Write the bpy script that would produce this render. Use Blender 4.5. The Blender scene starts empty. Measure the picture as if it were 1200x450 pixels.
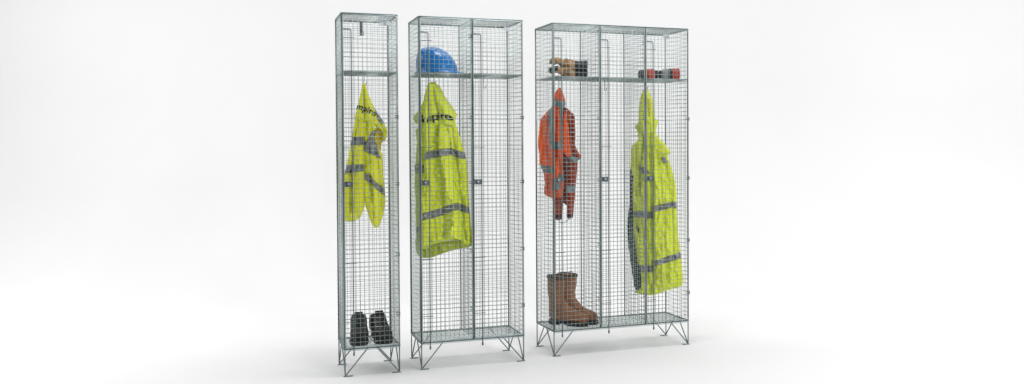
import bpy, math, random
import numpy as np
from mathutils import Vector, Matrix, noise, geometry
R = math.radians
rnd = random.Random(7)
scene = bpy.context.scene
COL = scene.collection

# ------------------------------------------------------------------ camera
F, PITCH, ROLL, CAM_H = 1052.5, .0211, -.0054, 1.2486
PX, PY = 621.4, 194.6                      # principal point in the 1200 x 450 photograph
FW = Vector((0, math.cos(PITCH), -math.sin(PITCH)))
UP = Vector((0, math.sin(PITCH), math.cos(PITCH)))
RT = Vector((1, 0, 0))
EYE = Vector((0, 0, CAM_H))
c_, s_ = math.cos(ROLL), math.sin(ROLL)
cam = bpy.data.cameras.new('camera'); co = bpy.data.objects.new('camera', cam); COL.objects.link(co)
X = RT * c_ + UP * s_; Y = UP * c_ - RT * s_; Z = -FW
co.matrix_world = Matrix(((X.x, Y.x, Z.x, EYE.x), (X.y, Y.y, Z.y, EYE.y), (X.z, Y.z, Z.z, EYE.z), (0, 0, 0, 1)))
cam.sensor_width = 36; cam.lens = 36 * F / 1200
cam.shift_x = -(PX - 600) / 1200; cam.shift_y = (PY - 225) / 1200
cam.clip_start = .05; cam.clip_end = 200
scene.camera = co

def ray(px, py):
    a, b = (px - PX) / F, (py - PY) / F
    u, v = c_ * a + s_ * b, -s_ * a + c_ * b
    return FW + RT * u - UP * v

# ------------------------------------------------------------------ materials
def new_mat(name):
    m = bpy.data.materials.new(name); m.use_nodes = True
    nt = m.node_tree; b = nt.nodes['Principled BSDF']
    return m, nt, b

def noisy(name, c1, c2, scale=20, rough=(.5, .6), metallic=0., bump=0., bscale=200, bdist=.001, coords='Object', detail=4, sheen=0, spec=.5, stretch=None):
    m, nt, b = new_mat(name)
    tc = nt.nodes.new('ShaderNodeTexCoord'); n = nt.nodes.new('ShaderNodeTexNoise')
    src = tc.outputs[coords]
    if stretch:
        mp = nt.nodes.new('ShaderNodeMapping'); mp.inputs['Scale'].default_value = stretch
        nt.links.new(src, mp.inputs['Vector']); src = mp.outputs['Vector']
    n.inputs['Scale'].default_value = scale; n.inputs['Detail'].default_value = detail
    nt.links.new(src, n.inputs['Vector'])
    r = nt.nodes.new('ShaderNodeValToRGB')
    r.color_ramp.elements[0].position = .3; r.color_ramp.elements[1].position = .7
    r.color_ramp.elements[0].color = (*c1, 1); r.color_ramp.elements[1].color = (*c2, 1)
    nt.links.new(n.outputs['Fac'], r.inputs['Fac']); nt.links.new(r.outputs['Color'], b.inputs['Base Color'])
    mr = nt.nodes.new('ShaderNodeMapRange'); mr.inputs['To Min'].default_value = rough[0]; mr.inputs['To Max'].default_value = rough[1]
    nt.links.new(n.outputs['Fac'], mr.inputs['Value']); nt.links.new(mr.outputs['Result'], b.inputs['Roughness'])
    b.inputs['Metallic'].default_value = metallic
    b.inputs['Specular IOR Level'].default_value = spec
    if sheen: b.inputs['Sheen Weight'].default_value = sheen
    if bump:
        n2 = nt.nodes.new('ShaderNodeTexNoise'); n2.inputs['Scale'].default_value = bscale; n2.inputs['Detail'].default_value = 3
        nt.links.new(src, n2.inputs['Vector'])
        bp = nt.nodes.new('ShaderNodeBump'); bp.inputs['Strength'].default_value = bump; bp.inputs['Distance'].default_value = bdist
        nt.links.new(n2.outputs['Fac'], bp.inputs['Height']); nt.links.new(bp.outputs['Normal'], b.inputs['Normal'])
    return m

M = {}
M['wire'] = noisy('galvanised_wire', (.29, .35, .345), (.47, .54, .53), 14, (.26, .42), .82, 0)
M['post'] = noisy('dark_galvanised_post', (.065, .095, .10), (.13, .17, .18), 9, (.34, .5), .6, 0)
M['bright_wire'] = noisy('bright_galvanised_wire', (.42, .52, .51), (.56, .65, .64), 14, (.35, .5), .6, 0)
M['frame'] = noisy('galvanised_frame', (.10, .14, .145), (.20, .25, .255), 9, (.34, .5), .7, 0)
M['zinc_plate'] = noisy('zinc_plate', (.42, .49, .52), (.56, .62, .66), 60, (.35, .5), .7, .2, 300, .0005)
M['plate'] = noisy('pale_number_plate', (.62, .68, .75), (.70, .76, .82), 60, (.35, .5), .2)
M['lock'] = noisy('dark_lock_metal', (.08, .10, .115), (.16, .19, .21), 120, (.3, .5), .6)
M['keyhole'] = noisy('bright_lock_core', (.55, .6, .64), (.7, .74, .78), 120, (.25, .4), .8)
M['yellow'] = noisy('hivis_yellow_cloth', (.72, .82, .03), (.80, .89, .045), 9, (.55, .7), 0, .35, 900, .0006, sheen=.15, spec=.35)
M['gold'] = noisy('hivis_golden_yellow_cloth', (.76, .79, .02), (.83, .86, .03), 9, (.55, .7), 0, .35, 900, .0006, sheen=.15, spec=.35)
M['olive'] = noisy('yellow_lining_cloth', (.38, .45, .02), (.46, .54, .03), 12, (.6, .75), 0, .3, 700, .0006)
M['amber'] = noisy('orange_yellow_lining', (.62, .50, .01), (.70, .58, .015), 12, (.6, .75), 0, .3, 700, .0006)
M['tape'] = noisy('grey_reflective_tape', (.19, .205, .205), (.29, .305, .30), 40, (.32, .45), .4, .25, 500, .0004)
M['orange_tape'] = noisy('teal_grey_reflective_tape', (.15, .20, .20), (.24, .29, .29), 40, (.4, .5), .1, .25, 500, .0004)
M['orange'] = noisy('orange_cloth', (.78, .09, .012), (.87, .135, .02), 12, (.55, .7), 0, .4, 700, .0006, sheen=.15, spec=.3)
M['shaded_rust'] = noisy('shaded_rust_cloth', (.24, .035, .015), (.36, .06, .025), 14, (.6, .75), 0, .4, 700, .0006)  # darker brown-red: shade on the sleeve and leg ends put into the colour
M['maroon'] = noisy('shaded_maroon_lining', (.05, .014, .012), (.09, .025, .02), 16, (.6, .75), 0, .3, 700, .0006)  # maroon carries the shadow inside the overalls
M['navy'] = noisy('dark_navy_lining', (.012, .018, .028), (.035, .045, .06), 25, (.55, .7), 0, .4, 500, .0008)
M['ink'] = noisy('dark_lettering', (.008, .012, .012), (.02, .03, .03), 60, (.5, .6), 0)
M['black_leather'] = noisy('black_leather', (.003, .003, .004), (.012, .011, .012), 30, (.45, .65), 0, .5, 260, .0015)
M['brown_leather'] = noisy('brown_leather', (.21, .086, .037), (.36, .165, .075), 16, (.45, .68), 0, .5, 220, .0018, detail=6)
M['dark_brown'] = noisy('dark_brown_leather', (.035, .018, .012), (.06, .032, .02), 20, (.5, .65), 0, .4, 220, .001)
M['rubber'] = noisy('black_rubber', (.012, .012, .013), (.028, .027, .026), 40, (.6, .75), 0, .3, 200, .001)
M['lace'] = noisy('black_lace', (.02, .02, .022), (.05, .05, .052), 200, (.7, .8), 0, .4, 900, .0005)
M['blue'] = noisy('blue_helmet_plastic', (.0, .15, .46), (.001, .19, .54), 6, (.16, .24), 0, .04, 60, .001)
M['blue'].node_tree.nodes['Principled BSDF'].inputs['Coat Weight'].default_value = .15
M['foam'] = noisy('grey_harness', (.25, .27, .27), (.36, .38, .38), 40, (.6, .7), 0, .3, 300, .001)
M['tan'] = noisy('tan_suede', (.10, .055, .03), (.66, .38, .16), 26, (.7, .85), 0, .5, 300, .001)
M['black_cloth'] = noisy('black_glove_cloth', (.016, .016, .024), (.045, .043, .055), 50, (.6, .8), 0, .4, 400, .001)
M['red'] = noisy('red_cloth', (.34, .028, .014), (.50, .06, .03), 40, (.5, .7), 0, .4, 300, .001)
M['grey_cloth'] = noisy('grey_cloth', (.17, .185, .19), (.29, .31, .31), 40, (.6, .8), 0, .4, 300, .001)
M['paper'] = noisy('white_studio_paint', (.80, .80, .803), (.815, .815, .818), 1.3, (.8, .9), 0, .06, 30, .002, spec=.2)

# ------------------------------------------------------------------ mesh helpers
class MB:
    def __init__(s): s.v = []; s.f = []
    def ring_tube(s, pts, r, n=6, cap=True):
        pts = [Vector(p) for p in pts]; k0 = len(s.v)
        rr = r if isinstance(r, (list, tuple)) else [r] * len(pts)
        nrm = None
        for i, p in enumerate(pts):
            t = (pts[min(i + 1, len(pts) - 1)] - pts[max(i - 1, 0)]).normalized()
            if nrm is None:
                a = Vector((0, 0, 1)) if abs(t.z) < .9 else Vector((1, 0, 0))
                nrm = t.cross(a).normalized()
            else:
                nrm = (nrm - t * nrm.dot(t)).normalized()
            bi = t.cross(nrm)
            for k in range(n):
                a = 2 * math.pi * k / n
                s.v.append(p + (nrm * math.cos(a) + bi * math.sin(a)) * rr[i])
        for i in range(len(pts) - 1):
            for k in range(n):
                a, b = k0 + i * n + k, k0 + i * n + (k + 1) % n
                s.f.append((a, b, b + n, a + n))
        if cap:
            s.f.append(tuple(k0 + k for k in range(n))[::-1])
            s.f.append(tuple(k0 + (len(pts) - 1) * n + k for k in range(n)))
        return s
    def box(s, lo, hi):
        k = len(s.v); (x0, y0, z0), (x1, y1, z1) = lo, hi
        s.v += [Vector(p) for p in ((x0,y0,z0),(x1,y0,z0),(x1,y1,z0),(x0,y1,z0),(x0,y0,z1),(x1,y0,z1),(x1,y1,z1),(x0,y1,z1))]
        s.f += [tuple(k + i for i in q) for q in ((3,2,1,0),(4,5,6,7),(0,1,5,4),(1,2,6,5),(2,3,7,6),(3,0,4,7))]
        return s
    def loft(s, rings, close_ends=True):
        k0 = len(s.v); n = len(rings[0])
        for r in rings: s.v += [Vector(p) for p in r]
        for i in range(len(rings) - 1):
            for k in range(n):
                a, b = k0 + i * n + k, k0 + i * n + (k + 1) % n
                s.f.append((a, b, b + n, a + n))
        if close_ends:
            s.f.append(tuple(k0 + k for k in range(n))[::-1])
            s.f.append(tuple(k0 + (len(rings) - 1) * n + k for k in range(n)))
        return s
    def build(s, name, mat, parent=None, smooth=True):
        me = bpy.data.meshes.new(name); me.from_pydata([tuple(v) for v in s.v], [], s.f)
        me.materials.append(mat)
        if smooth: me.polygons.foreach_set('use_smooth', [True] * len(me.polygons))
        me.update()
        o = bpy.data.objects.new(name, me); COL.objects.link(o); o.parent = parent
        return o

def empty(name, loc, rz, label, cat, group=None):
    o = bpy.data.objects.new(name, None); COL.objects.link(o)
    o.location = loc; o.rotation_euler = (0, 0, rz); o.empty_display_size = .05
    o['label'] = label; o['category'] = cat
    if group: o['group'] = group
    return o

# ------------------------------------------------------------------ the setting: a white infinity cove
def plain_sheet(name, prof, x0, x1, nx, label):
    m = MB()
    for (y, z) in prof:
        for i in range(nx + 1): m.v.append(Vector((x0 + (x1 - x0) * i / nx, y, z)))
    for j in range(len(prof) - 1):
        for i in range(nx):
            a = j * (nx + 1) + i; m.f.append((a, a + 1, a + nx + 2, a + nx + 1))
    o = m.build(name, M['paper']); o['kind'] = 'structure'; o['label'] = label; o['category'] = 'studio'
    return o
CURVE_Y, CURVE_R = 7.3, 1.7
plain_sheet('floor', [(-6 + (CURVE_Y + 6) * i / 6, 0) for i in range(7)], -14, 14, 8, 'smooth white studio floor under the three wire lockers')
prof = [(CURVE_Y + CURVE_R * math.sin(a), CURVE_R * (1 - math.cos(a))) for a in [math.pi / 2 * i / 32 for i in range(33)]]
prof += [(CURVE_Y + CURVE_R, z) for z in (3, 5, 7)]
plain_sheet('backdrop', prof, -14, 14, 8, 'plain white studio backdrop curving up behind the lockers')

# ------------------------------------------------------------------ lockers
BW, BD, H, LEG, SHELF = .305, .295, 1.98, .150, 1.665
PITCHW = .0254
def wire(m, a, b, r=.00126, jit=.0011, n=5, seg=3):
    a, b = Vector(a), Vector(b); pts = []
    for i in range(seg + 1):
        p = a.lerp(b, i / seg)
        if 0 < i < seg: p += Vector((rnd.uniform(-jit, jit), rnd.uniform(-jit, jit), rnd.uniform(-jit, jit)))
        pts.append(p)
    m.ring_tube(pts, r, n)

def grid_panel(m, o, u, v, lu, lv, r=.00126, off=None, seg=3, nu=None, nv=None):
    """wires along u and v; the two layers sit one wire diameter apart along the normal"""
    o, u, v = Vector(o), Vector(u), Vector(v); nrm = u.cross(v).normalized() * (r * .95)
    nu = nu or max(2, round(lu / PITCHW)); nv = nv or max(2, round(lv / PITCHW))
    for i in range(nu + 1):
        p = o + u * (lu * i / nu + (rnd.uniform(-.0008, .0008) if 0 < i < nu else 0)) + nrm
        wire(m, p, p + v * lv, r, seg=seg)
    for j in range(nv + 1):
        p = o + v * (lv * j / nv + (rnd.uniform(-.0008, .0008) if 0 < j < nv else 0)) - nrm
        wire(m, p, p + u * lu, r, seg=2)
    return m

def rounded(pts, rad, n=4):
    """closed polyline with rounded corners"""
    out = []; N = len(pts); pts = [Vector(p) for p in pts]
    for i in range(N):
        p, a, b = pts[i], pts[i - 1], pts[(i + 1) % N]
        d1 = (a - p).normalized(); d2 = (b - p).normalized()
        q1, q2 = p + d1 * rad, p + d2 * rad
        for k in range(n + 1):
            t = k / n; out.append(q1 * (1 - t) ** 2 + p * 2 * t * (1 - t) + q2 * t * t)
    return out
def loop_tube(m, pts, r, n=8):
    m.ring_tube(list(pts) + [pts[0], pts[1]], r, n, cap=False)

class Locker:
    def __init__(s, x, y, a, bays, label):
        s.o = Vector((x, y, 0)); s.a = a; s.n = bays
        s.root = empty('wire_locker', (x, y, 0), a, label, 'locker', 'wire mesh lockers standing on the white floor')
        s.build()
    def world(s, x, y, z=0):
        return s.o + Vector((x * math.cos(s.a) - y * math.sin(s.a), x * math.sin(s.a) + y * math.cos(s.a), z))
    def px(s, px, py, depth):
        """point of the vertical plane 'depth' behind the locker front that shows at a pixel -> local x, z"""
        d = ray(px, py); n = Vector((-math.sin(s.a), math.cos(s.a), 0)); p0 = s.world(0, depth)
        p = EYE + d * ((p0 - EYE).dot(n) / d.dot(n)); q = p - s.o
        return q.x * math.cos(s.a) + q.y * math.sin(s.a), q.z
    def build(s):
        W = s.n * BW; root = s.root; B = LEG
        # perimeter frame
        m = MB(); fr = .0048
        for z in (B, H):
            loop_tube(m, rounded([(0, 0, z), (W, 0, z), (W, BD, z), (0, BD, z)], .012), fr)
        for (x, y) in ((0, 0), (W, 0), (W, BD), (0, BD)):
            m.ring_tube([(x + (.003 if x == 0 else -.003), y + (.003 if y == 0 else -.003), B), (x + (.003 if x == 0 else -.003), y + (.003 if y == 0 else -.003), H)], fr, 8)
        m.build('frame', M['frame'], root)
        grid_panel(MB(), (0.004, .004, H - .003), (1, 0, 0), (0, 1, 0), W - .008, BD - .008).build('roof_panel', M['wire'], root)
        fp = grid_panel(MB(), (0.004, .004, B + .003), (1, 0, 0), (0, 1, 0), W - .008, BD - .008, r=.0017)
        # rolled front lip of the floor
        loop_tube(fp, rounded([(0.006, -.001, B + .012), (W - .006, -.001, B + .012), (W - .006, -.001, B - .009), (.006, -.001, B - .009)], .006), .002, 6)
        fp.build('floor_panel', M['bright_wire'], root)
        for x in (.003, W - .003):
            grid_panel(MB(), (x, .006, B + .006), (0, 1, 0), (0, 0, 1), BD - .012, H - B - .012).build('side_panel', M['wire'], root)
        grid_panel(MB(), (.006, BD - .003, B + .006), (1, 0, 0), (0, 0, 1), W - .012, H - B - .012).build('back_panel', M['wire'], root)
        for k in range(1, s.n):
            x = k * BW
            m = grid_panel(MB(), (x, .006, B + .006), (0, 1, 0), (0, 0, 1), BD - .012, H - B - .012)
            d = m.build('divider_panel', M['wire'], root)
            p = MB()
            p.ring_tube([(x, .0, B + .004), (x, .0, H - .004)], .0064, 10)
            p.ring_tube([(x, BD - .004, B + .004), (x, BD - .004, H - .004)], .0036, 8)
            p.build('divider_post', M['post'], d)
        for k in range(s.n):
            x = k * BW
            sh = MB(); grid_panel(sh, (x + .007, .006, SHELF), (1, 0, 0), (0, 1, 0), BW - .014, BD - .012, r=.0016)
            loop_tube(sh, rounded([(x + .006, .005, SHELF), (x + BW - .006, .005, SHELF), (x + BW - .006, BD - .006, SHELF), (x + .006, BD - .006, SHELF)], .008), .0026, 6)
            sh.ring_tube([(x + .006, .004, SHELF - .012), (x + BW - .006, .004, SHELF - .012)], .0018, 6)
            for i in range(1, 12):
                xx = x + .006 + (BW - .012) * i / 12; sh.ring_tube([(xx, .004, SHELF), (xx, .004, SHELF - .012)], .0013, 5)
            sh.build('shelf', M['wire'], root)
            # door, 7 mm proud of the frame
            yd = -.0085; x0, x1 = x + .0065, x + BW - .0065; z0, z1 = B + .012, H - .006
            dm = MB(); grid_panel(dm, (x0, yd, z0), (1, 0, 0), (0, 0, 1), x1 - x0, z1 - z0)
            loop_tube(dm, rounded([(x0, yd, z0), (x1, yd, z0), (x1, yd, z1), (x0, yd, z1)], .014), .0029, 8)
            door = dm.build('door', M['wire'], root)
            xr = x + .050; yr = yd - .005
            lr = MB(); zt = H - .088
            lr.ring_tube([(x0 + .001, yr, zt), (xr - .006, yr, zt), (xr - .002, yr, zt - .002), (xr, yr, zt - .007), (xr, yr, .9), (xr, yr, B - .030)], .0029, 8)
            for zz in (zt - .045, 1.25, .62, .3): lr.ring_tube([(x0, yr + .004, zz), (xr + .02, yr + .004, zz)], .0019, 6)
            lr.ring_tube([(xr, yr, B - .016), (xr, yr, B - .030), (xr, yr, B - .036)], [.0048, .0058, .003], 8)
            lr.build('locking_rod', M['frame'], door)
            lk = MB(); cz = 1.052; cx = x + .031
            rg = []
            for (yy, rr) in ((yd - .002, .0145), (yd - .007, .0150), (yd - .010, .0140), (yd - .011, .0115)):
                rg.append([(cx + rr * math.cos(t), yy, cz + rr * math.sin(t) * 1.05) for t in [2 * math.pi * i / 20 for i in range(20)]])
            lk.loft(rg)
            lk.box((x + .006, yd - .004, cz - .015), (xr + .004, yd - .0015, cz + .015))
            lock = lk.build('lock', M['lock'], door, smooth=False)
            kh = MB(); kh.ring_tube([(cx - .002, yd - .010, cz + .002), (cx - .002, yd - .013, cz + .002)], .004, 10); kh.build('keyhole', M['keyhole'], lock, False)
            for zz in (H - .10, 1.42, 1.05, .66, .33)[(k + s.n) % 2:]:
                hg = MB(); hx = x + BW - .003
                hg.ring_tube([(hx, yd - .0015, zz - .011), (hx, yd - .0015, zz + .011)], .0042, 8)
                hg.ring_tube([(hx, yd, zz + .006), (hx - .018, yd + .001, zz + .006)], .0025, 6)
                hg.ring_tube([(hx, yd, zz - .006), (hx - .018, yd + .001, zz - .006)], .0025, 6)
                hg.build('hinge', M['frame'], door)
        # hairpin legs
        L = .125; lr_ = .0034
        for (cx, cy, sx, sy) in ((0, 0, 1, 1), (W, 0, -1, 1), (W, BD, -1, -1), (0, BD, 1, -1)):
            m = MB(); cx2, cy2 = cx + sx * .003, cy + sy * .003; zf = .006
            m.ring_tube([(cx2 + sx * L, cy2, B - .001), (cx2 + sx * .008, cy2, zf + .006), (cx2 + sx * .003, cy2, zf), (cx2 - sx * 0, cy2, zf + .004), (cx2, cy2, B)], lr_, 8)
            m.ring_tube([(cx2 + sx * .002, cy2 + sy * .003, zf + .002), (cx2 + sx * .001, cy2 + sy * .008, zf + .008), (cx2, cy2 + sy * L, B - .001)], lr_, 8)
            leg = m.build('leg', M['frame'], root)
            p = MB()
            pr = [(cx2 - sx * .008, -.008), (cx2 + sx * .038, -.008), (cx2 + sx * .043, 0), (cx2 + sx * .038, .008), (cx2 - sx * .008, .008)]
            p.loft([[(a, cy2 + b, z) for a, b in pr] for z in (0.0, .0035)])
            p.build('foot_pad', M['frame'], leg, False)

    def hook(s, x, y, zbot):
        m = MB(); pts = [(x - .004, y, SHELF + .004), (x, y, SHELF + .005), (x + .003, y, SHELF), (x, y, zbot + .02)]
        for i in range(9):
            a = math.pi * i / 8; pts.append((x + .007 - .007 * math.cos(a), y - .0, zbot + .008 - .010 * math.sin(a)))
        pts.append((x + .016, y, zbot + .018))
        m.ring_tube(pts, .0017, 6)
        m.build('coat_hook', M['lock'], s.root)
    def plate(s, x, y, w, h, sag=0):
        m = MB(); m.box((x, y, H - .012 - h), (x + w, y + .0015, H - .012))
        m.ring_tube([(x + .01, y + .001, H - .016), (x + .01, y + .001, H - .002)], .0012, 5)
        m.ring_tube([(x + w - .01, y + .001, H - .016), (x + w - .01, y + .001, H - .002)], .0012, 5)
        m.build('number_plate', M['plate'], s.root, False)

A = Locker(-1.0189, 4.877, .3217, 1, 'narrow single door wire locker with a yellow jacket and black boots')
Bk = Locker(-.6182, 5.0233, .3264, 2, 'two door wire locker with a blue hard hat and one empty side')
Ck = Locker(.1347, 5.3268, .3502, 3, 'three door wire mesh locker holding orange workwear, brown boots and a yellow coat')
A.plate(.222, .10, .058, .036); Ck.plate(3 * BW - .085, .17, .045, .028); Bk.plate(2 * BW - .05, .20, .035, .022)
# wall bracket on the back of the single locker
m = MB(); m.box((.137, BD - .012, H - .082), (.157, BD - .009, H - .006)); m.box((.137, BD - .030, H - .085), (.157, BD - .009, H - .082)); m.box((.137, BD - .033, H - .085), (.157, BD - .030, H - .062))
m.build('wall_bracket', M['frame'], A.root, False)

# ------------------------------------------------------------------ garments
class Cloth:
    """A hanging garment. Outlines live in a vertical plane inside the locker; each piece is a padded,
    folded, closed volume of cloth in front of or behind that plane."""
    def __init__(s, locker, apex, depth, yaw, name, label, cat, step=.005):
        s.L = locker; lx, lz = locker.px(apex[0], apex[1], depth)
        s.lx, s.ly, s.lz = lx, depth, lz
        s.P = locker.world(lx, depth, lz); s.yaw = locker.a + yaw; s.rel = yaw
        s.root = empty(name, s.P, s.yaw, label, cat)
        s.step = step; s.apex = apex
        locker.hook(lx, depth, lz - .004)
    def st(s, p):
        d = ray(*p); n = Vector((-math.sin(s.yaw), math.cos(s.yaw), 0))
        q = EYE + d * ((s.P - EYE).dot(n) / d.dot(n)) - s.P
        return (q.x * math.cos(s.yaw) + q.y * math.sin(s.yaw), q.z)
    def piece(s, name, mat, outline, T=.04, Rr=.05, off=0., back=.6, creases=(), bands=(), ripple=(0, 0), wr=.004, text=None, hollow=0., seed=0, label=None):
        out = smooth_poly([s.st(p) for p in outline], .008)
        O = np.array(out)
        cr = [(np.array([s.st(p) for p in c[0]]), c[1], c[2]) for c in creases]
        def segdist(Pt, poly, closed):
            n = len(poly); d = np.full(len(Pt), 1e9)
            for i in range(n if closed else n - 1):
                a, b = poly[i], poly[(i + 1) % n]; ab = b - a; l = (ab * ab).sum() + 1e-12
                t = np.clip(((Pt - a) @ ab) / l, 0, 1); q = a + t[:, None] * ab
                d = np.minimum(d, np.hypot(*(Pt - q).T))
            return d
        def surf(Pt):
            d = segdist(Pt, O, True)
            e = np.clip(d / Rr, 0, 1); pf = np.sqrt(np.maximum(0, 1 - (1 - e) ** 2))
            f = np.zeros(len(Pt))
            for poly, amp, wid in cr:
                dd = segdist(Pt, poly, False); f += 2.3 * amp * np.exp(-(dd / wid) ** 1.15)
            w = np.array([noise.fractal(Vector((p[0] * 16 + seed, p[1] * 5, seed * 3.1)), .8, 2., 3) for p in Pt])
            w2 = np.array([abs(noise.noise(Vector((p[0] * 26 + p[1] * 14, p[1] * 22 - p[0] * 9, seed + 7.7)))) for p in Pt])
            w3 = np.array([abs(noise.noise(Vector((p[0] * 60 + p[1] * 8, p[1] * 48, seed + 2.2)))) for p in Pt])
            if ripple[0]:
                ang = np.arctan2(Pt[:, 0], -Pt[:, 1] + .12); rad = np.clip(-Pt[:, 1] / .45, .15, 1.2)
                ph = ang * ripple[1] + w * 1.1 + seed
                f += 1.9 * ripple[0] * rad * (1 - np.abs(np.sin(ph)) ** .8 * 1.6)
            w4 = np.array([1 - abs(noise.noise(Vector((p[0] * 13 + p[1] * 9 + seed, p[1] * 11 - p[0] * 7, seed * 1.7)))) * 3.2 for p in Pt])
            f += w * wr * 2.4 - w2 * wr * 3.2 - w3 * wr * 1.0 + np.clip(w4, 0, 1) ** 2 * wr * 2.6
            return off + pf * (T + f), off - pf * T * back
        # triangulate outline + bands together so the bands follow the cloth exactly
        pts = list(map(tuple, out)); edges = [(i, (i + 1) % len(out)) for i in range(len(out))]
        bps = []
        for b in bands:
            bp = densify([s.st(p) for p in b[0]], .02); k = len(pts); pts += bp
            edges += [(k + i, k + (i + 1) % len(bp)) for i in range(len(bp))]; bps.append((np.array(bp), b))
        lo, hi = O.min(0), O.max(0); st = s.step
        gx = np.arange(lo[0], hi[0], st); gz = np.arange(lo[1], hi[1], st * .9)
        G = np.array([(x + (j % 2) * st / 2, z) for j, z in enumerate(gz) for x in gx])
        ins = inside(G, O) & (segdist(G, O, True) > st * .45)
        G = G[ins]; pts += [tuple(p) for p in G]
        V, _, FC, *_r = geometry.delaunay_2d_cdt([Vector(p) for p in pts], edges, [], 0, 1e-7)
        V = np.array([tuple(v) for v in V]); fs = [tuple(f) for f in FC]
        C = np.array([V[list(f)].mean(0) for f in fs])
        keep = inside(C, O); fs = [f for f, k in zip(fs, keep) if k]; C = C[keep]
        used = sorted({i for f in fs for i in f}); mp = {u: i for i, u in enumerate(used)}
        V = V[used]; fs = [tuple(mp[i] for i in f) for f in fs]
        fr, bk = surf(V)
        dist = segdist(V, O, True); edge = dist < 1e-5
        m = MB(); N = len(V); m.v = [Vector((V[i, 0], -fr[i], V[i, 1])) for i in range(N)]
        bi = {}
        for i in range(N):
            if edge[i]: bi[i] = i
            else: bi[i] = len(m.v); m.v.append(Vector((V[i, 0], -bk[i], V[i, 1])))
        m.f = [tuple(f) for f in fs] + [tuple(bi[i] for i in f[::-1]) for f in fs if not all(edge[i] for i in f)]
        o = m.build(name, M[mat], s.root)
        if label: o['label'] = label
        for bp, b in bps:
            sel = [f for f, q in zip(fs, inside(C, bp)) if q]
            if not sel: continue
            us = sorted({i for f in sel for i in f}); q = {u: i for i, u in enumerate(us)}
            t = MB()
            t.v = [Vector((V[i, 0], -fr[i] - .0022, V[i, 1])) for i in us]
            t.f = [tuple(q[i] for i in f) for f in sel]
            # thickness: a rim back to the cloth
            ed = {}
            for f in t.f:
                for a in range(len(f)):
                    e = (f[a], f[(a + 1) % len(f)]); ed[e] = 1
            rim = {}
            for (a, b2) in list(ed):
                if (b2, a) not in ed:
                    for x in (a, b2):
                        if x not in rim: rim[x] = len(t.v); t.v.append(t.v[x] + Vector((0, .003, 0)))
                    t.f.append((b2, a, rim[a], rim[b2]))
            t.build(b[2] if len(b) > 2 else 'reflective_tape', M[b[1]], o)
        if text: s.text(o, surf, *text)
        xs = [(s.lx + v.x * math.cos(s.rel) - v.y * math.sin(s.rel), s.ly + v.x * math.sin(s.rel) + v.y * math.cos(s.rel)) for v in m.v]
        print(s.root.name, name, 'local x %.3f..%.3f y %.3f..%.3f' % (min(a for a, _ in xs), max(a for a, _ in xs), min(b for _, b in xs), max(b for _, b in xs)), 'verts', N)
        return o
    def text(s, parent, surf, word, p0, p1, xh, mat, bend=0):
        cu = bpy.data.curves.new('lettering', 'FONT'); cu.body = word; cu.size = 1; cu.offset = .022; cu.resolution_u = 3; cu.fill_mode = 'FRONT'
        to = bpy.data.objects.new('lettering_tmp', cu); COL.objects.link(to)
        dg = bpy.context.evaluated_depsgraph_get(); me = bpy.data.meshes.new_from_object(to.evaluated_get(dg))
        bpy.data.objects.remove(to)
        import bmesh
        bm = bmesh.new(); bm.from_mesh(me); bmesh.ops.triangulate(bm, faces=bm.faces[:])
        w = max(v.co.x for v in bm.verts); a, b = Vector(s.st(p0)), Vector(s.st(p1)); sc = (b - a).length / w
        for _ in range(3):
            long_e = [e for e in bm.edges if e.calc_length() * sc > .008]
            if not long_e: break
            bmesh.ops.subdivide_edges(bm, edges=long_e, cuts=1); bmesh.ops.triangulate(bm, faces=bm.faces[:])
        ux = (b - a).normalized(); uy = Vector((-ux.y, ux.x))
        hs = xh / .5
        P = []
        for v in bm.verts:
            t = v.co.x / w
            q = a + ux * (v.co.x * sc) + uy * (v.co.y * hs + bend * 4 * t * (1 - t)); P.append((q.x, q.y))
        P = np.array(P); fr, _ = surf(P)
        for v, p, f in zip(bm.verts, P, fr): v.co = (p[0], -f - .0045, p[1])
        bm.to_mesh(me); bm.free(); me.materials.clear(); me.materials.append(M[mat])
        o = bpy.data.objects.new('lettering', me); COL.objects.link(o); o.parent = parent

def densify(p, st):
    out = []
    for i in range(len(p)):
        a, b = p[i], p[(i + 1) % len(p)]; n = max(1, int(math.hypot(b[0] - a[0], b[1] - a[1]) / st))
        out += [(a[0] + (b[0] - a[0]) * k / n, a[1] + (b[1] - a[1]) * k / n) for k in range(n)]
    return out
def smooth_poly(p, st):
    n = len(p); out = []
    for i in range(n):
        a, b, c, d = (np.array(p[(i + k) % n]) for k in (-1, 0, 1, 2))
        m = max(1, int(np.linalg.norm(c - b) / st))
        for k in range(m):
            t = k / m; cr = .5 * ((2 * b) + (c - a) * t + (2 * a - 5 * b + 4 * c - d) * t * t + (3 * b - a - 3 * c + d) * t ** 3)
            lin = b + (c - b) * t
            q = cr * .6 + lin * .4
            out.append((q[0] + rnd.uniform(-.0007, .0007), q[1] + rnd.uniform(-.0007, .0007)))
    return out
def inside(P, poly):
    r = np.zeros(len(P), bool); x, y = P[:, 0], P[:, 1]; n = len(poly)
    for i in range(n):
        x1, y1 = poly[i]; x2, y2 = poly[(i + 1) % n]
        if y1 == y2: continue
        c = ((y1 > y) != (y2 > y)) & (x < (x2 - x1) * (y - y1) / (y2 - y1) + x1)
        r ^= c
    return r

T_, O_ = 'tape', 'orange_tape'
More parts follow.
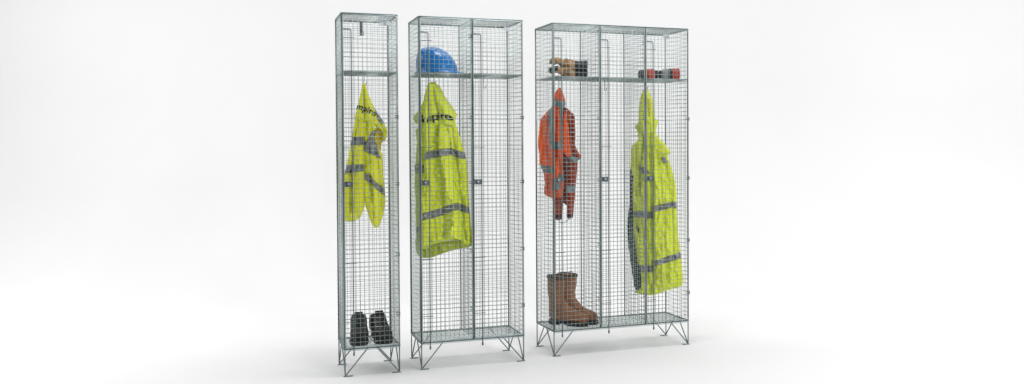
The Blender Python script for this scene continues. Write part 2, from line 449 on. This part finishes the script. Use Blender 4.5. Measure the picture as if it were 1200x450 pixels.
# --- jacket in the single locker
g = Cloth(A, (426.5, 98), .15, R(-12), 'work_jacket', 'yellow hi-vis jacket hanging alone in the narrow single locker', 'jacket')
g.piece('lining', 'amber', [(432,126),(440,134),(450,146),(453,154),(452,163),(447,168),(446,180),(443,186),(437,175),(433,150)], T=.012, Rr=.02, off=-.018, seed=4)  # inside of the folded collar, its shadow painted as amber
g.piece('left_front', 'gold', [(425.5,97),(428,99),(429,130),(429,160),(428.5,200),(427.5,237),(425.5,248),(422,255),(413,260),(404,259),(402.5,250),(402.8,225),(403.5,205),(405.5,196),(408.5,182),(412.5,160),(415.5,142),(420.5,120),(424,104)],
        T=.040, Rr=.05, off=.0, creases=[([(426,110),(417,160),(413,200),(411,250)], -.014, .008), ([(427,130),(422,190),(420,250)], .012, .010), ([(404,240),(424,236)], -.006, .006)],
        bands=[([(410,161),(430,160),(430,169.5),(409,170.5)], T_), ([(403,194),(430,191.5),(430,200),(401,203.5)], T_)], ripple=(.010, 16), seed=1)
g.piece('right_front', 'gold', [(425.8,97),(428,97.5),(432,111),(436,123),(439,132),(441,142),(441.5,152),(439,162),(443,172),(448,180),(448.8,190),(449.5,205),(451,222),(451.8,237),(448.4,254),(444.4,265),(441,267),(436,263),(431,250),(427.8,238),(426,200),(425.8,160),(425.8,120)],
        T=.034, Rr=.035, off=.010, creases=[([(427.5,110),(431,160),(434,200),(438,255)], -.013, .007), ([(434,120),(438,150),(437,165)], .010, .010), ([(440,175),(446,215),(446,250)], -.009, .008)],
        bands=[([(426,167.5),(431,164),(437,153),(442,152),(442,171),(447,186),(436,181),(426,176.5)], T_), ([(426,201),(434,205),(442,214),(453,222),(453,231),(442,222),(434,214),(426,210)], T_)], ripple=(.009, 18), seed=2,
        text=None)
g.piece('collar_flap', 'gold', [(430,108),(433,113),(438,124.5),(444,134),(450,143),(453.5,152),(454,158),(450.5,163),(448,155),(443,149),(438,146),(434,138),(431,125)],
        T=.022, Rr=.02, off=.020, creases=[([(434,120),(444,142),(451,155)], -.006, .006)],
        bands=[([(435,123.5),(441,128),(447,136),(450.5,144),(447,146),(441,138.5),(435,131)], T_)], wr=.003, seed=3)
g.piece('hood_tip', 'gold', [(425.5,97),(428,98),(431.5,110),(436,121),(440,130),(442,138),(435,142.5),(424,141),(416.5,139),(418,130),(421,118),(424,105)],
        T=.030, Rr=.022, off=.036, creases=[([(427,100),(427.6,140)], -.012, .005)], wr=.002, seed=5, text=('mpire', (417.6, 128.0), (440.5, 137.2), .024, 'ink', .006))

# --- jacket in the double locker
g = Cloth(Bk, (508, 97), .15, R(-36), 'work_jacket', 'yellow hi-vis jacket hanging below the blue hard hat in the double locker', 'jacket')
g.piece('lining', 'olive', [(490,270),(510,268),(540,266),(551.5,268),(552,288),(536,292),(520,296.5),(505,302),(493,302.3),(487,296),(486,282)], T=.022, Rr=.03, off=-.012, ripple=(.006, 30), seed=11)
g.piece('sleeve', 'yellow', [(503,104),(497,110),(494,118),(489,128),(482.5,136),(483,141.5),(488,148),(484,153),(486,165),(485,180),(484.3,200),(484.5,230),(485,262),(485.5,280),(486,295),(492,301.5),(500,301),(502,280),(503,240),(504,200),(505,160),(506,120)],
        T=.028, Rr=.035, off=-.030, creases=[([(499,115),(492,150),(490,200),(489,290)], -.014, .008)],
        bands=[([(490,134),(502,136),(502,144),(491,143)], T_), ([(484,192),(499,193.5),(499,203),(483,202)], T_), ([(483,266),(492,267),(492,280),(484,280)], T_)], ripple=(.008, 16), seed=12)
g.piece('body', 'yellow', [(505.5,98.5),(509,96.5),(513,98.5),(517,105),(520,118),(523,135),(527,152),(531,175),(535,205),(538,235),(541.5,262),(542,281),(539,279.5),(530,281),(520,283.5),(508,286.5),(499,292),(497,285),(497.5,262),(498.5,230),(499,200),(499.5,170),(499.5,145),(500.5,120),(502.5,104)],
        T=.056, Rr=.030, off=.012, creases=[([(506,110),(507,150),(508,200),(506,270)], .010, .012), ([(512,110),(517,160),(522,210),(524,275)], -.012, .009), ([(500,268),(538,262)], -.004, .006)],
        bands=[([(497,181),(512,176.5),(533,173),(534,181.5),(512,185),(497,189)], T_), ([(495,250.5),(515,245),(541,236),(542,244.5),(518,253),(495,259)], T_)], ripple=(.012, 15), seed=13,
        text=('mpire', (501.5, 143.2), (524.5, 139.8), .030, 'ink', .006) if 0 else None)
g.piece('right_front', 'yellow', [(513,98),(517,104.5),(522,114.5),(529,124),(535,134),(533,139.5),(534.5,148),(538,159),(541,168),(545.5,184),(547.5,205),(548.5,223),(549.5,243),(551.3,262),(552,286),(546,287.5),(541.5,284),(539.5,262),(536,238),(531.5,205),(527,175),(523,150),(519.5,130),(516.5,112)],
        T=.036, Rr=.032, off=-.006, creases=[([(520,118),(530,150),(538,190),(542,240),(546,280)], -.011, .008)],
        bands=[([(523,173),(534,174.5),(549,180),(549,187.5),(535,183.5),(523,181.5)], T_), ([(534,236),(541,239.5),(553,243),(553,251),(541,247.5),(534,244)], T_)], ripple=(.008, 18), seed=14)
g.piece('hood', 'yellow', [(505,98.5),(509,96.3),(513.5,98.5),(519,107),(525,118),(530,125.5),(535.5,134),(534.5,140.5),(533,147),(524,147.5),(514,148.5),(504,150.5),(500.5,147),(499.5,132),(501,115),(503,104)],
        T=.056, Rr=.032, off=.022, creases=[([(512,103),(517,125),(519,147)], -.010, .007), ([(502,108),(505,148)], .008, .008)], wr=.003, seed=15, text=('mpire', (503.3, 145.4), (534.8, 141.4), .031, 'ink', .013))

# --- orange workwear in the first bay of the triple locker
g = Cloth(Ck, (655, 103), .17, R(-26), 'work_overalls', 'orange overalls with grey reflective bands hanging above the brown boots', 'overalls')
g.piece('lining', 'maroon', [(654,128),(668,131),(673.5,137),(673.5,172),(670,190),(674,222),(671.5,241),(670.5,255.4),(664.5,255),(664,241),(660.6,238),(658.5,241),(658,256.6),(651,257.4),(649,255),(647.5,235),(648,200)], T=.020, Rr=.02, off=-.004, seed=21)  # dark inside of the opening and legs, shadow painted in as maroon
g.piece('body', 'orange', [(655,102.5),(651.5,107),(649,113),(648,123),(644,128),(639,133),(633.5,140),(632.6,147),(631,161),(630.6,171),(632,181),(632.5,192),(637,203),(638.6,215),(637.6,227),(645,231.5),(652,233),(660,231),(662,215),(661,195),(661.5,175),(661,155),(660,140),(661,128),(663,122),(661,112),(658,105)],
        T=.045, Rr=.04, off=.004, creases=[([(655,110),(652,150),(650,200),(651,230)], -.012, .008), ([(643,134),(640,165),(642,200),(643,228)], -.016, .009), ([(640,150),(636,180)], .010, .010), ([(640,212),(660,214)], -.006, .006)],
        bands=[([(646,116),(664,119),(664,126.5),(646,125)], O_), ([(642,127),(649.5,127),(649.8,150),(649,168),(644.5,168),(644,150)], O_), ([(656.5,126),(663,126),(663,150),(662,166),(657,166),(657.5,150)], O_), ([(645,166),(663,167),(663,175),(645,174.5)], O_), ([(630,190.5),(638,194),(648,195),(648,203),(637,201.5),(630,198.5)], O_), ([(655,204),(663,205),(663,212),(655,212)], O_), ([(648,214),(657.5,214),(657.5,222.5),(648,222.5)], O_)], ripple=(.010, 18), seed=22)
g.piece('sleeve', 'shaded_rust', [(661,126),(665,127),(669,131),(673.5,137),(674.5,155),(674.3,170),(677,177),(680.8,183),(680.5,186),(677.5,188),(676.3,201),(674.5,222),(673,232),(667,234),(662,228),(664,205),(665.5,185),(667,165),(667.5,148),(664,146),(661.5,140)],
        T=.030, Rr=.03, off=.006, creases=[([(670,136),(670.5,170),(674,184)], -.010, .007), ([(664,150),(664,180)], .008, .008)],
        bands=[([(660,176),(668,181),(679,185),(678,191),(668,188.5),(661,184)], O_), ([(660,216.5),(676,217),(675,225.5),(660,225)], O_)], seed=23)
g.piece('front_opening', 'orange', [(661,130),(664,134),(667,150),(668,168),(669,182),(664.5,184),(660,176),(659.5,155)], T=.018, Rr=.015, off=.026, creases=[([(663.5,140),(665,180)], -.005, .004)], wr=.002, seed=27)
g.piece('trouser_leg', 'shaded_rust', [(647.5,230),(654,231),(660,230),(659.5,241),(658.4,256.6),(651,257.4),(649,254),(648,242)], T=.030, Rr=.02, off=.0, bands=[([(648,251),(660,251),(660,259),(648,259)], 'maroon', 'hem')], seed=24)
g.piece('trouser_leg', 'shaded_rust', [(660,229),(667,231),(674,226),(672.6,241),(671,255.4),(664.3,255.2),(664,241),(661,238)], T=.026, Rr=.02, off=.0, bands=[([(663,250),(673,250),(673,258),(663,258)], 'maroon', 'hem')], seed=25)
m = MB(); pts = [g.st(p) for p in ((654, 256), (655.5, 259), (658, 261), (662, 260.3), (665, 258.5), (667.5, 255))]
m.ring_tube([(a, -.01 - .01 * math.sin(i), b) for i, (a, b) in enumerate(pts)], .0022, 6); m.build('drawstring', M['lock'], g.root)

# --- long coat in the third bay of the triple locker
g = Cloth(Ck, (756.5, 104), .16, R(-36), 'long_coat', 'long lime yellow hooded coat with dark lining hanging in the right hand bay', 'coat')
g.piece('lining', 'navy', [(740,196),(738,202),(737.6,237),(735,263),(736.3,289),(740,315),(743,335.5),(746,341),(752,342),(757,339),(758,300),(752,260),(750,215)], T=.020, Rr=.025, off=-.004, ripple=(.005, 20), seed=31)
g.piece('left_front', 'yellow', [(756,103.5),(750.8,112),(748.6,127),(748.4,142.5),(744,148.3),(747,154),(748,164),(740.5,170.5),(739.3,182),(738.8,199),(741,215),(741.6,249),(743,278),(747.6,306),(752,328),(750,338),(743,342.5),(759,345.8),(767.5,344),(768,315),(767.5,280),(767,240),(766.5,200),(765,160),(762,130),(759,108)],
        T=.036, Rr=.035, off=.002, creases=[([(754,115),(755,160),(750,210),(753,260),(757,320)], -.013, .008), ([(760,150),(761,220),(763,330)], .010, .009), ([(746,172),(746,230)], -.008, .006)],
        bands=[([(738,247),(752,246.5),(770,248.5),(770,256),(752,254.5),(738,254)], T_), ([(742,309),(755,310.5),(770,310.5),(770,317.5),(755,318),(742,316.5)], T_), ([(749,196),(758,196),(763,203),(752,203)], T_)], ripple=(.010, 17), seed=32)
g.piece('right_front', 'yellow', [(757.5,104),(761,108),(765,118),(767.2,132),(768.7,139.5),(771.8,141),(769,152.8),(771,160),(778.5,168),(783,184),(789.5,205),(792.6,219),(793.2,243),(794.5,272),(797.5,295),(799.8,315),(799.6,334),(779,341),(765.5,344.5),(764.5,315),(765,280),(765,240),(764,200),(763,170),(761,140),(759,118)],
        T=.046, Rr=.045, off=.008, creases=[([(765,150),(774,200),(779,260),(783,330)], -.010, .010), ([(762,130),(769,190),(770,260),(771,330)], .008, .008), ([(780,190),(788,240),(791,320)], -.009, .010), ([(768,330),(797,322)], -.005, .005)],
        bands=[([(762,241.5),(778,238.5),(790,235.5),(796,239),(796,246),(789,242.5),(778,245.5),(762,249)], T_), ([(762,305.5),(780,300.5),(800,294),(800,301.5),(780,307.5),(762,312)], T_)], ripple=(.011, 16), seed=33)
g.piece('hood', 'yellow', [(755.5,103.3),(758.5,104.5),(762,111),(765.5,121),(767.5,134),(767,146),(764,158),(760,166),(755,160),(750.5,150),(748.6,138),(749,125),(751.5,112)],
        T=.045, Rr=.03, off=.012, creases=[([(757,108),(756,135),(758,160)], -.010, .006)], wr=.003, seed=34,
        bands=[([(760.5,116),(763.5,118),(764.5,135),(762,137)], 'amber', 'hood_opening')])
g.piece('storm_collar', 'yellow', [(764,152),(769,156),(774,163),(779.5,168.5),(787,178.8),(783,181.5),(776,182),(770,180),(765,170)], T=.024, Rr=.02, off=.034, wr=.002, seed=35)
g.piece('pocket_flap', 'tape', [(776,183.5),(780.5,184),(784,190.4),(778.5,191)], T=.010, Rr=.008, off=.048, wr=.001, seed=36)

# ------------------------------------------------------------------ hard hat on the first shelf of the double locker
SH_TOP = SHELF + .0033
def hard_hat():
    lx, _ = Bk.px(512, 84, .15)
    P = Bk.world(lx, .148, SH_TOP)
    K_ = 1.07
    root = empty('hard_hat', P, Bk.a + R(-14), 'glossy blue hard hat resting on the shelf above the yellow jacket', 'hard hat')
    N = 64; rings = []
    def rad(t): return (.122 if math.cos(t) > 0 else .118, .100)
    for j in range(15):
        ph = math.pi / 2 * (1 - j / 14) if j < 14 else 0
        zz = math.sin(ph) ** .95 if ph > 0 else 0
        ring = []
        for i in range(N):
            t = 2 * math.pi * i / N; a, b = rad(t); rr = max(0, math.cos(ph)) ** (.86 + .30 * math.cos(t))
            x, y = a * rr * math.cos(t) - .020 * zz, b * rr * math.sin(t)
            z = .022 + .134 * zz
            rib = math.exp(-(y / .014) ** 2) * .006 + math.exp(-((abs(y) - .045) / .008) ** 2) * .003
            z += rib * min(1, zz * 1.6)
            ring.append((x, y, z))
        rings.append(ring)
    for d, z in ((.004, .016), (.012, .012), (.013, .009), (.004, .010)):
        ring = []
        for i in range(N):
            t = 2 * math.pi * i / N; a, b = rad(t); f = max(0, math.cos(t)) ** 2.2
            pk = f * .060 * (d / .012 if d < .012 or z > .009 else 1)
            if d == .004 and z == .010: pk = f * .040
            ring.append(((a + d + pk) * math.cos(t), (b + d) * math.sin(t), z - f * .009 * min(1, d / .012) + .0 + (1 - f) * .0))
        rings.append(ring)
    rings.append([((rad(2 * math.pi * i / N)[0] - .006) * math.cos(2 * math.pi * i / N), (rad(0)[1] - .006) * math.sin(2 * math.pi * i / N), .016) for i in range(N)])
    rings.append([((rad(2 * math.pi * i / N)[0] - .02) * .9 * math.cos(2 * math.pi * i / N), (rad(0)[1] - .02) * .9 * math.sin(2 * math.pi * i / N), .08) for i in range(N)])
    MB().loft(rings).build('shell', M['blue'], root)
    h = MB()
    loop_tube(h, [(.100 * math.cos(t) + .004, .080 * math.sin(t), .012) for t in [2 * math.pi * i / 40 for i in range(40)]], .011, 8)
    h.build('headband', M['foam'], root)
    k = MB(); k.ring_tube([(-.112, 0, .011), (-.124, 0, .012)], [.013, .011], 14); k.build('ratchet_knob', M['lock'], root)
hard_hat()

# ------------------------------------------------------------------ boots
def boot(loc, rz, height, name, label, cat, group, leather, trim, laces=False, sc=1., mirror=1, wide=1.):
    root = empty(name, loc, rz, label, cat, group)
    # bottom/back point, top/front point, width
    P = [((.292,.040),(.294,.052),.020), ((.288,.030),(.290,.066),.056), ((.272,.026),(.276,.082),.080), ((.245,.024),(.248,.093),.094), ((.205,.024),(.212,.102),.100),
         ((.160,.024),(.178,.116),.096), ((.110,.024),(.154,.136),.086), ((.055,.024),(.134,.156),.078), ((.012,.028),(.120,.172),.074), ((-.002,.058),(.113,.186),.074), ((-.002,.10),(.108,.200),.080)]
    if height > .25:
        P += [((-.003,.15),(.108,.222),.088), ((-.006,.20),(.112,.246),.098), ((-.011,.25),(.118,.272),.106), ((-.013,height-.012),(.122,height-.018),.110), ((-.014,height-.004),(.124,height-.010),.112)]
    else:
        P = P[:6] + [((.110,.024),(.154,.134),.092), ((.055,.024),(.134,.150),.090), ((.012,.028),(.120,.158),.090), ((-.002,.060),(.112,.165),.092), ((-.005,.095),(.106,.162),.088), ((-.004,.124),(.098,.162),.078)]
    N = 28; rings = []
    for k, (b, t, w) in enumerate(P):
        ring = []; c = Vector(((b[0] + t[0]) / 2, (b[1] + t[1]) / 2)); h = Vector((t[0] - b[0], t[1] - b[1])) / 2
        low = max(0, 1 - k / 7)
        for i in range(N):
            a = 2 * math.pi * i / N; ca, sa = math.cos(a), math.sin(a)
            e = .82 if sa < 0 and k < 9 else .95
            u = math.copysign(abs(sa) ** e, sa); q = math.copysign(abs(ca) ** .8, ca)
            wr = 1 + .05 * noise.noise(Vector((k * .9, i * .5, loc[0] * 30)))
            wr2 = .004 * math.sin(k * 2.3 + i * .4) * (1 if 6 < k < 12 else .2)
            ring.append((c.x + h.x * u + wr2, mirror * wide * w / 2 * q * wr + .004 * mirror * low, c.y + h.y * u))
        rings.append(ring)
    top = rings[-1]; cx = sum(p[0] for p in top) / N; 
    def inset(r, s, dz): return [(cx + (p[0] - cx) * s, p[1] * s, p[2] + dz) for p in r]
    rings.append(inset(top, .95, .002)); rings.append(inset(top, .90, -.004)); 
    MB().loft([[(x * sc, y * sc, z * sc) for x, y, z in r] for r in rings], True).build('upper', M[leather], root)
    # collar, opening
    tr = MB(); band = [[(cx + (p[0] - cx) * s, p[1] * s, p[2] + dz) for p in top] for s, dz in ((1.02, -.016), (1.035, -.010), (1.035, .002), (.99, .006), (.90, .004), (.86, -.01), (.84, -.05))]
    tr.loft([[(x * sc, y * sc, z * sc) for x, y, z in r] for r in band], False); tr.f.append(tuple(range(len(tr.v) - N, len(tr.v))))
    tr.build('collar', M[trim], root)
    so = MB(); prof = []
    def hw(x): 
        t = (x + .008) / .308
        return .5 * (.070 + .034 * math.exp(-((t - .72) / .2) ** 2) - .012 * math.exp(-((t - .38) / .14) ** 2)) * math.sqrt(max(0, 1 - (2 * t - 1) ** 8))
    xs = [-.008 + .308 * (1 - math.cos(math.pi * i / 22)) / 2 for i in range(23)]
    pr = [(x, wide * hw(x)) for x in xs] + [(x, -wide * hw(x)) for x in xs[-2:0:-1]]
    def z0(x): return .012 if .09 < x < .13 else 0
    so.loft([[(x * .98 * sc, y * .96 * sc, z0(x) * sc) for x, y in pr], [(x * sc, y * sc, max(.010, z0(x)) * sc) for x, y in pr], [(x * sc, y * sc, .028 * sc) for x, y in pr], [(x * .97 * sc, y * .9 * sc, .036 * sc) for x, y in pr]])
    sole = so.build('sole', M['rubber'], root)
    if laces:
        l = MB()
        for i in range(5):
            t = i / 4; x = .195 - .080 * t; z = .106 + .044 * t + .003; w = .022
            l.ring_tube([(x * sc, -w * sc, (z - .006) * sc), ((x + .004) * sc, 0, (z + .003) * sc), ((x - .012) * sc, w * sc, (z + .004) * sc)], .0026, 6)
            l.ring_tube([(x * sc, w * sc, (z - .006) * sc), ((x + .004) * sc, 0, (z + .004) * sc), ((x - .012) * sc, -w * sc, (z + .004) * sc)], .0026, 6)
        l.build('laces', M['lace'], root)
        tg = MB(); tg.loft([[((.112 - .003 * k) * sc, y * sc, (.145 + .018 * k) * sc) for y in (-.026, -.013, .013, .026)] + [((.103 - .004 * k) * sc, y * sc, (.145 + .018 * k) * sc) for y in (.026, .013, -.013, -.026)] for k in range(3)])
        tg.build('tongue', M['black_leather'], root)
    else:
        for sy in (-1, 1):
            pl = MB(); pts = [(.030 * sc, sy * .049 * sc, (height - .075) * sc), (.032 * sc, sy * .058 * sc, (height - .03) * sc), (.040 * sc, sy * .061 * sc, (height + .006) * sc), (.056 * sc, sy * .061 * sc, (height + .008) * sc), (.066 * sc, sy * .058 * sc, (height - .03) * sc), (.066 * sc, sy * .049 * sc, (height - .075) * sc)]
            pl.ring_tube(pts, .0035, 6); pl.build('pull_loop', M[trim], root)
    return root
FL_TOP = LEG + .003 + .0033
def foot_at(L, px, py, depth, rel): 
    x, z = L.px(px, py, depth); return L.world(x, depth, FL_TOP), L.a + R(rel)
for (px, d, rel, lab, mir) in ((420.5, .275, -97, 'black lace-up work boot, left one of the pair on the narrow locker floor', 1), (440.5, .275, -86, 'black lace-up work boot, right one of its pair, toe turned outward', -1)):
    p, a = foot_at(A, px, 404, d, rel)
    boot(p, a, .212, 'work_boot', lab, 'boot', 'black boots in the narrow locker', 'black_leather', 'black_leather', True, .89, mir, 1.16)
for (px, d, rel, lab, mir) in ((644.5, .212, -44, 'tall brown leather pull-on boot, the left one, its toe partly hidden by its mate', 1), (658, .262, -51, 'tall brown leather pull-on boot, the right one, its toe reaching farthest right', -1)):
    p, a = foot_at(Ck, px, 380, d, rel)
    boot(p, a, .355, 'rigger_boot', lab, 'boot', 'brown boots in the triple locker', 'brown_leather', 'dark_brown', False, .85, mir, 1.08)

# ------------------------------------------------------------------ gloves
def remeshed(mb, name, mat, parent, vox=.004, sm=4):
    o = mb.build(name, mat, parent)
    r = o.modifiers.new('r', 'REMESH'); r.mode = 'VOXEL'; r.voxel_size = vox; r.use_smooth_shade = True
    s = o.modifiers.new('s', 'SMOOTH'); s.iterations = sm; s.factor = .6
    dg = bpy.context.evaluated_depsgraph_get(); dg.update()
    me = bpy.data.meshes.new_from_object(o.evaluated_get(dg)); me.materials.clear(); me.materials.append(mat)
    o.modifiers.clear(); o.data = me
    return o
def blob(m, c, rx, ry, rz, n=10):
    rings = []
    for j in range(1, n):
        ph = math.pi * j / n - math.pi / 2
        rings.append([(c[0] + rx * math.cos(ph) * math.cos(t), c[1] + ry * math.cos(ph) * math.sin(t), c[2] + rz * math.sin(ph)) for t in [2 * math.pi * i / 14 for i in range(14)]])
    m.loft(rings)
def glove(loc, rz, tilt, label, z0=0., palm='tan', cuffm='black_cloth', patch='black_cloth', flip=1, seedv=0):
    root = empty('work_glove', loc, rz, label, 'glove', 'tan and black gloves on the shelf'); root.rotation_euler = (0, tilt, rz); root.scale = (1.08, 1.15, 1.6)
    m = MB(); r2 = random.Random(seedv)
    blob(m, (0, 0, .022), .052, .044, .020)
    tips = []
    for k, (y, L, c) in enumerate(((-.033, .060, .4), (-.011, .074, .2), (.012, .070, .3), (.033, .052, .5))):
        y *= flip; pts = []; rs = []
        for i in range(6):
            t = i / 5; pts.append((-.035 - L * t, y * (1 + .25 * t), .024 + .018 * math.sin(t * math.pi * (.5 + .5 * c)) - .010 * t)); rs.append(.0125 - .003 * t)
        m.ring_tube(pts, rs, 10); blob(m, pts[-1], .0098, .0098, .0098, 8); tips.append(pts)
    th = [(.010, flip * -.032, .022), (-.012, flip * -.054, .026), (-.036, flip * -.062, .028), (-.054, flip * -.060, .022)]
    m.ring_tube(th, [.016, .0145, .013, .010], 10); blob(m, th[-1], .0105, .0105, .0105, 8)
    body = remeshed(m, 'hand', M[palm], root, .0035)
    for k, pts in enumerate(tips):
        p = MB(); q = [(a, b, c + .0015) for a, b, c in pts[3:6]]; p.ring_tube(q, [.0110, .0108, .0104], 10); blob(p, q[-1], .0110, .0110, .0110, 8)
        p.build('fingertip', M[patch], root)
    kn = MB(); blob(kn, (-.020, 0, .032), .020, .042, .014); kn.build('knuckle_guard', M[patch], root)
    cf = MB(); rings = []
    for k, (x, w, h) in enumerate(((.030, .036, .018), (.045, .033, .017), (.075, .040, .018), (.098, .045, .020), (.100, .043, .018), (.080, .036, .014))):
        rings.append([(x, w * math.cos(t) * (1 + .04 * math.sin(5 * t + k)), .020 + h * math.sin(t)) for t in [2 * math.pi * i / 24 for i in range(24)]])
    cf.loft(rings); cf.build('cuff', M[cuffm], root)
x, _ = Ck.px(668, 86, .15)
glove(Ck.world(x, .165, SH_TOP), Ck.a + R(-14), 0, 'tan and black work glove lying flat on the shelf, the lower of the pair', seedv=1)
glove(Ck.world(x - .004, .150, SH_TOP + .050), Ck.a + R(-27), R(3), 'tan and black work glove on top of its mate on the shelf', flip=-1, seedv=2, patch='tan')

def rolled(px, depth, rz, label, segs, ln, r0):
    x, _ = Ck.px(px, 90, depth); P = Ck.world(x, depth, SH_TOP)
    root = empty('rolled_glove', P, Ck.a + rz, label, 'glove', 'red and grey rolled gloves on the shelf')
    x0 = -ln / 2; n = 24
    for k, (f0, f1, mt, nm, rs) in enumerate(segs):
        m = MB(); rings = []
        K = 8
        for i in range(K + 1):
            t = i / K; xx = x0 + ln * (f0 + (f1 - f0) * t); e = math.sin(math.pi * t) ** .35
            rr = r0 * rs * (.86 + .14 * e)
            ring = []
            for j in range(n):
                a = 2 * math.pi * j / n
                q = rr * (1 + .07 * noise.noise(Vector((xx * 40, math.cos(a) * 2 + k, math.sin(a) * 2))) + .05 * math.sin(3 * a + k * 2))
                ring.append((xx, q * math.cos(a), max(-r0 * .98, q * math.sin(a)) + r0 * .98))
            rings.append(ring)
        c0 = [(p[0] - .004, p[1] * .6, (p[2] - r0) * .6 + r0) for p in rings[0]]; c1 = [(p[0] + .004, p[1] * .6, (p[2] - r0) * .6 + r0) for p in rings[-1]]
        m.loft([c0] + rings + [c1]); m.build(nm, M[mt], root)
rolled(760, .16, R(-14), 'red and dark grey rolled work glove at the left of its pair on the shelf', [(0, .36, 'black_cloth', 'cuff', .88), (.36, .80, 'red', 'palm', 1.0), (.80, 1.0, 'black_cloth', 'fingers', .74)], .122, .037)
rolled(784, .15, R(-22), 'grey and red rolled work glove at the right, its red end facing the locker side', [(0, .16, 'black_cloth', 'fingers', .74), (.16, .46, 'grey_cloth', 'palm', .92), (.46, .64, 'black_cloth', 'strap', .96), (.64, .84, 'red', 'cuff', 1.06), (.84, 1.0, 'red', 'cuff_hem', .96)], .128, .040)

# hooks of the two bays that hang nothing
for L, p in ((Bk, (566.5, 103)), (Ck, (708.2, 106))):
    x, z = L.px(p[0], p[1], .14); L.hook(x, .14, z)

# ------------------------------------------------------------------ light: white studio, soft lamps
w = bpy.data.worlds.new('World'); scene.world = w; w.use_nodes = True
bg = w.node_tree.nodes['Background']; bg.inputs['Color'].default_value = (1, 1, 1, 1); bg.inputs['Strength'].default_value = .28
def area(name, loc, target, sx, sy, power, col=(1, 1, 1)):
    l = bpy.data.lights.new(name, 'AREA'); l.shape = 'RECTANGLE'; l.size = sx; l.size_y = sy; l.energy = power; l.color = col
    o = bpy.data.objects.new(name, l); COL.objects.link(o); o.location = loc
    o.rotation_euler = (Vector(target) - Vector(loc)).to_track_quat('-Z', 'Y').to_euler(); return o
area('overhead_softbox', (.3, 4.9, 4.2), (0, 5.5, 0), .9, .9, 38)
area('front_softbox', (3.2, .9, 3.0), (-.1, 5.2, 1.0), .9, .9, 126)
area('added_left_floor_fill', (-4.3, 5.4, 3.6), (-4.7, 6.2, 0), 2.0, 3.2, 120)  # added lamp out of view, whitens the outer floor on the left
area('added_right_floor_fill', (4.9, 5.4, 3.6), (5.3, 6.2, 0), 2.0, 3.2, 120)  # its added counterpart, also unseen, for the right side of the floor
area('backdrop_lamp', (0, 6.4, 5.6), (0, 9, 1.6), 7, .8, 122)
scene.view_settings.view_transform = 'Standard'; scene.view_settings.look = 'None'
scene.view_settings.exposure = 0; scene.view_settings.gamma = 1
scene.cycles.max_bounces = 10
